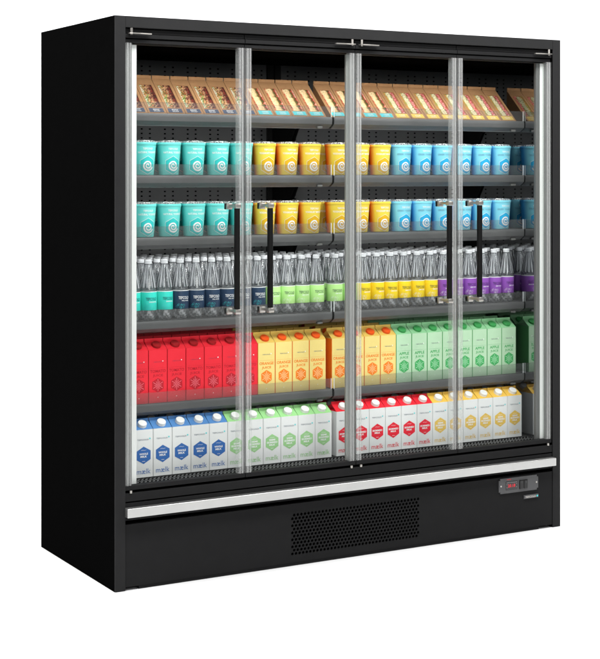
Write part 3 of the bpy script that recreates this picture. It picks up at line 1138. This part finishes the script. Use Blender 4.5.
def juice_printer(title, ink, line_ink, grey):
    def pr(b, f):
        at = lambda z, du=0.0, y=0.0: (lambda u, v: (u + du, -0.0004 - y, z + v))
        b.flat(text('TEFCOLD', width=0.034, height=0.0036, bold=0.02), grey, at(0.149))
        b.flat(ngon(0.0022, 6), ink_white, at(0.1515, 0.0195))
        b.flat(rect(0.064, 0.0005), ink, at(0.1265))
        b.flat(text(title, width=0.061 if len(title) > 5 else 0.047, height=0.0112, bold=0.02), ink, at(0.1155))
        b.flat(text('JUICE', width=0.040, height=0.0112, bold=0.02), ink, at(0.0985))
        r = 0.0262
        b.flat(ngon(r, 6), ink, at(0.0640))
        for i in range(6):
            a = PI / 2 + PI / 3 * i
            b.flat(ribbon([(0.002 * math.cos(a), 0.002 * math.sin(a)), (r * 0.84 * math.cos(a), r * 0.84 * math.sin(a))], 0.0020), line_ink, at(0.0640, 0, 0.0004))
            a2 = a + PI / 6
            b.flat(ribbon([(r * 0.25 * math.cos(a2), r * 0.25 * math.sin(a2)), (r * 0.55 * math.cos(a2), r * 0.62 * math.sin(a2))], 0.0017), line_ink, at(0.0640, 0, 0.0004))
        b.flat(ngon(0.0016, 6), ink_white, at(0.020))
    return pr


def milk_printer(lines, ink, grey):
    def pr(b, f):
        at = lambda z, du=0.0, y=0.0: (lambda u, v: (u + du, -0.0004 - y, z + v))
        b.flat(text('TEFCOLD', width=0.045, height=0.0052, bold=0.01), grey, at(0.1355, -0.003))
        b.flat(ngon(0.0032, 6), M['teal_mark'], at(0.1385, 0.0245))
        r = 0.0315
        b.flat(ngon(r, 6), ink, at(0.0795))
        n = len(lines)
        for i, t in enumerate(lines):
            z = 0.0795 + (n - 1) * 0.0047 - i * 0.0094
            wd = {5: 0.034, 4: 0.026, 7: 0.046}[len(t)]
            b.flat(text(t, width=wd, height=0.0070, bold=0.035), ink_white, at(z, 0, 0.0004))
        b.flat(ribbon([(-0.010, 0), (-0.004, 0.0012), (0.004, -0.0004), (0.010, 0.0012)], 0.0009), ink_white, at(0.0975, 0, 0.0004))
        b.flat(rect(0.012, 0.0012), ink_white, at(0.0575, 0, 0.0004))
        b.flat(text('m\u00e6lk', width=0.054, height=0.0185, bold=0.0), ink, at(0.0215))
    return pr


grey_ink = mat('grey_ink', srgb=(120, 122, 130), rough=0.5)
slate2 = mat('dark_grey_ink', srgb=(96, 108, 122), rough=0.5)
C = lambda n, c, r=0.5: mat(n, srgb=c, rough=r, spec=0.3, vary=0.025, vscale=30)
JU = {
    'red': carton_parts('red', 0.193, 0.220, 0.231, C('tomato_front', (232, 38, 54)), C('tomato_side', (190, 14, 28)), C('tomato_gable_shade', (214, 26, 42)), C('tomato_cap', (150, 12, 18), 0.35), 0.0172, 0.008,  # gable red is darker than the front, shading painted into the colour
                        juice_printer('TOMATO', C('tomato_ink', (186, 20, 38)), mat('tomato_line', srgb=(232, 112, 124)), C('tomato_grey', (170, 60, 80)))),
    'orange': carton_parts('orange', 0.193, 0.220, 0.231, C('orange_front', (232, 208, 128)), C('orange_side', (230, 120, 24)), C('orange_gable_shade', (212, 176, 84)), C('orange_cap', (226, 82, 14), 0.35), 0.0172, 0.008,  # shading of the sloping top is put into the darker gable yellow
                           juice_printer('ORANGE', C('orange_ink', (240, 126, 30)), mat('orange_line', srgb=(252, 206, 150)), grey_ink)),
    'green': carton_parts('green', 0.193, 0.220, 0.231, C('apple_front', (180, 212, 178)), C('apple_side', (90, 168, 100)), C('apple_gable', (134, 190, 140)), C('apple_cap', (56, 146, 76), 0.35), 0.0172, 0.008,
                          juice_printer('APPLE', C('apple_ink', (70, 168, 96)), mat('apple_line', srgb=(170, 225, 180)), grey_ink)),
}
JN = {'red': 'red tomato juice carton', 'orange': 'yellow orange juice carton', 'green': 'green apple juice carton'}
jseq = ['red'] * 8 + ['orange'] * 4 + ['orange'] * 4 + ['green'] * 8
for row in range(4):
    cnt = {}
    for i, k in enumerate(jseq):
        bay, j = divmod(i, 12)
        x = bay_x(bay, j, 12, 0.0752)
        cnt[k] = cnt.get(k, 0) + 1
        if k == 'red':
            lab = f'{ORD[8 - cnt[k]]} {JN[k]} counting left from the orange juice, {ROWN[row]}'
        else:
            lab = f'{ORD[cnt[k] - 1]} {JN[k]} from the left, {ROWN[row]}'
        if row and bay == 0 and j < 1:
            continue
        place(JU[k], 'juice_carton', lab, 'juice carton', (x, 0.1855 + 0.086 * row, TIERS[4]), JN[k] + 's on the lowest shelf', random.uniform(-0.006, 0.006))

milk_front = mat('milk_front', rgb=(0.75, 0.75, 0.745), rough=0.45, spec=0.3, vary=0.012)
milk_cap = mat('milk_cap', rgb=(0.80, 0.79, 0.77), rough=0.35, vary=0.01)
MK = {}
for k, gc, ic, lines in (('blue', (78, 130, 188), (48, 100, 170), ('WHOLE', 'MILK')), ('green', (150, 206, 136), (152, 200, 138), ('SEMI', 'SKIMMED', 'MILK')),
                         ('red', (226, 24, 44), (226, 34, 54), ('SKIMMED', 'MILK')), ('yellow', (232, 186, 78), (226, 188, 92), ('SEMI', 'SKIMMED', 'MILK'))):
    MK[k] = carton_parts(k, 0.172, 0.197, 0.206, milk_front, milk_front, C('milk_gable_' + k, gc), milk_cap, 0.0165, 0.012, milk_printer(lines, C('milk_ink_' + k, ic), slate2))
mseq = ['blue'] * 6 + ['green'] * 6 + ['red'] * 6 + ['yellow'] * 6
for row in range(3):
    cnt = {}
    for i, k in enumerate(mseq):
        bay, j = divmod(i, 12)
        x = [0.0635, 0.9895][bay] + 0.0755 * (j + 0.5)
        cnt[k] = cnt.get(k, 0) + 1
        if k == 'blue':
            lab = f'{ORD[6 - cnt[k]]} white milk carton with blue top counting left from green tops, {ROWN[row]}'
        else:
            lab = f'{ORD[cnt[k] - 1]} white milk carton with {k} top from the left, {ROWN[row]}'
        if row and i == 0:
            continue
        place(MK[k], 'milk_carton', lab, 'milk carton', (x, 0.1515 + 0.0865 * row, 0.3545), f'white milk cartons with {k} tops', random.uniform(-0.006, 0.006))

# the cabinet's own lamp under the canopy, over the sandwiches
la = area('canopy_lamp', (XM, 0.085, 1.896), (XM, 0.26, 1.70), 1.76, 0.02, 2.1, (1.0, 0.97, 0.93))
la.data.spread = math.radians(95)
for zt in TIERS[:4]:
    for x0, x1 in BAYS:
        area('shelf_lamp', ((x0 + x1) / 2, 0.205, zt - 0.048), ((x0 + x1) / 2, 0.56, zt - 0.20), x1 - x0 - 0.03, 0.015, {TIERS[0]: 0.85, TIERS[1]: 0.85, TIERS[2]: 0.8, TIERS[3]: 0.12}[zt])
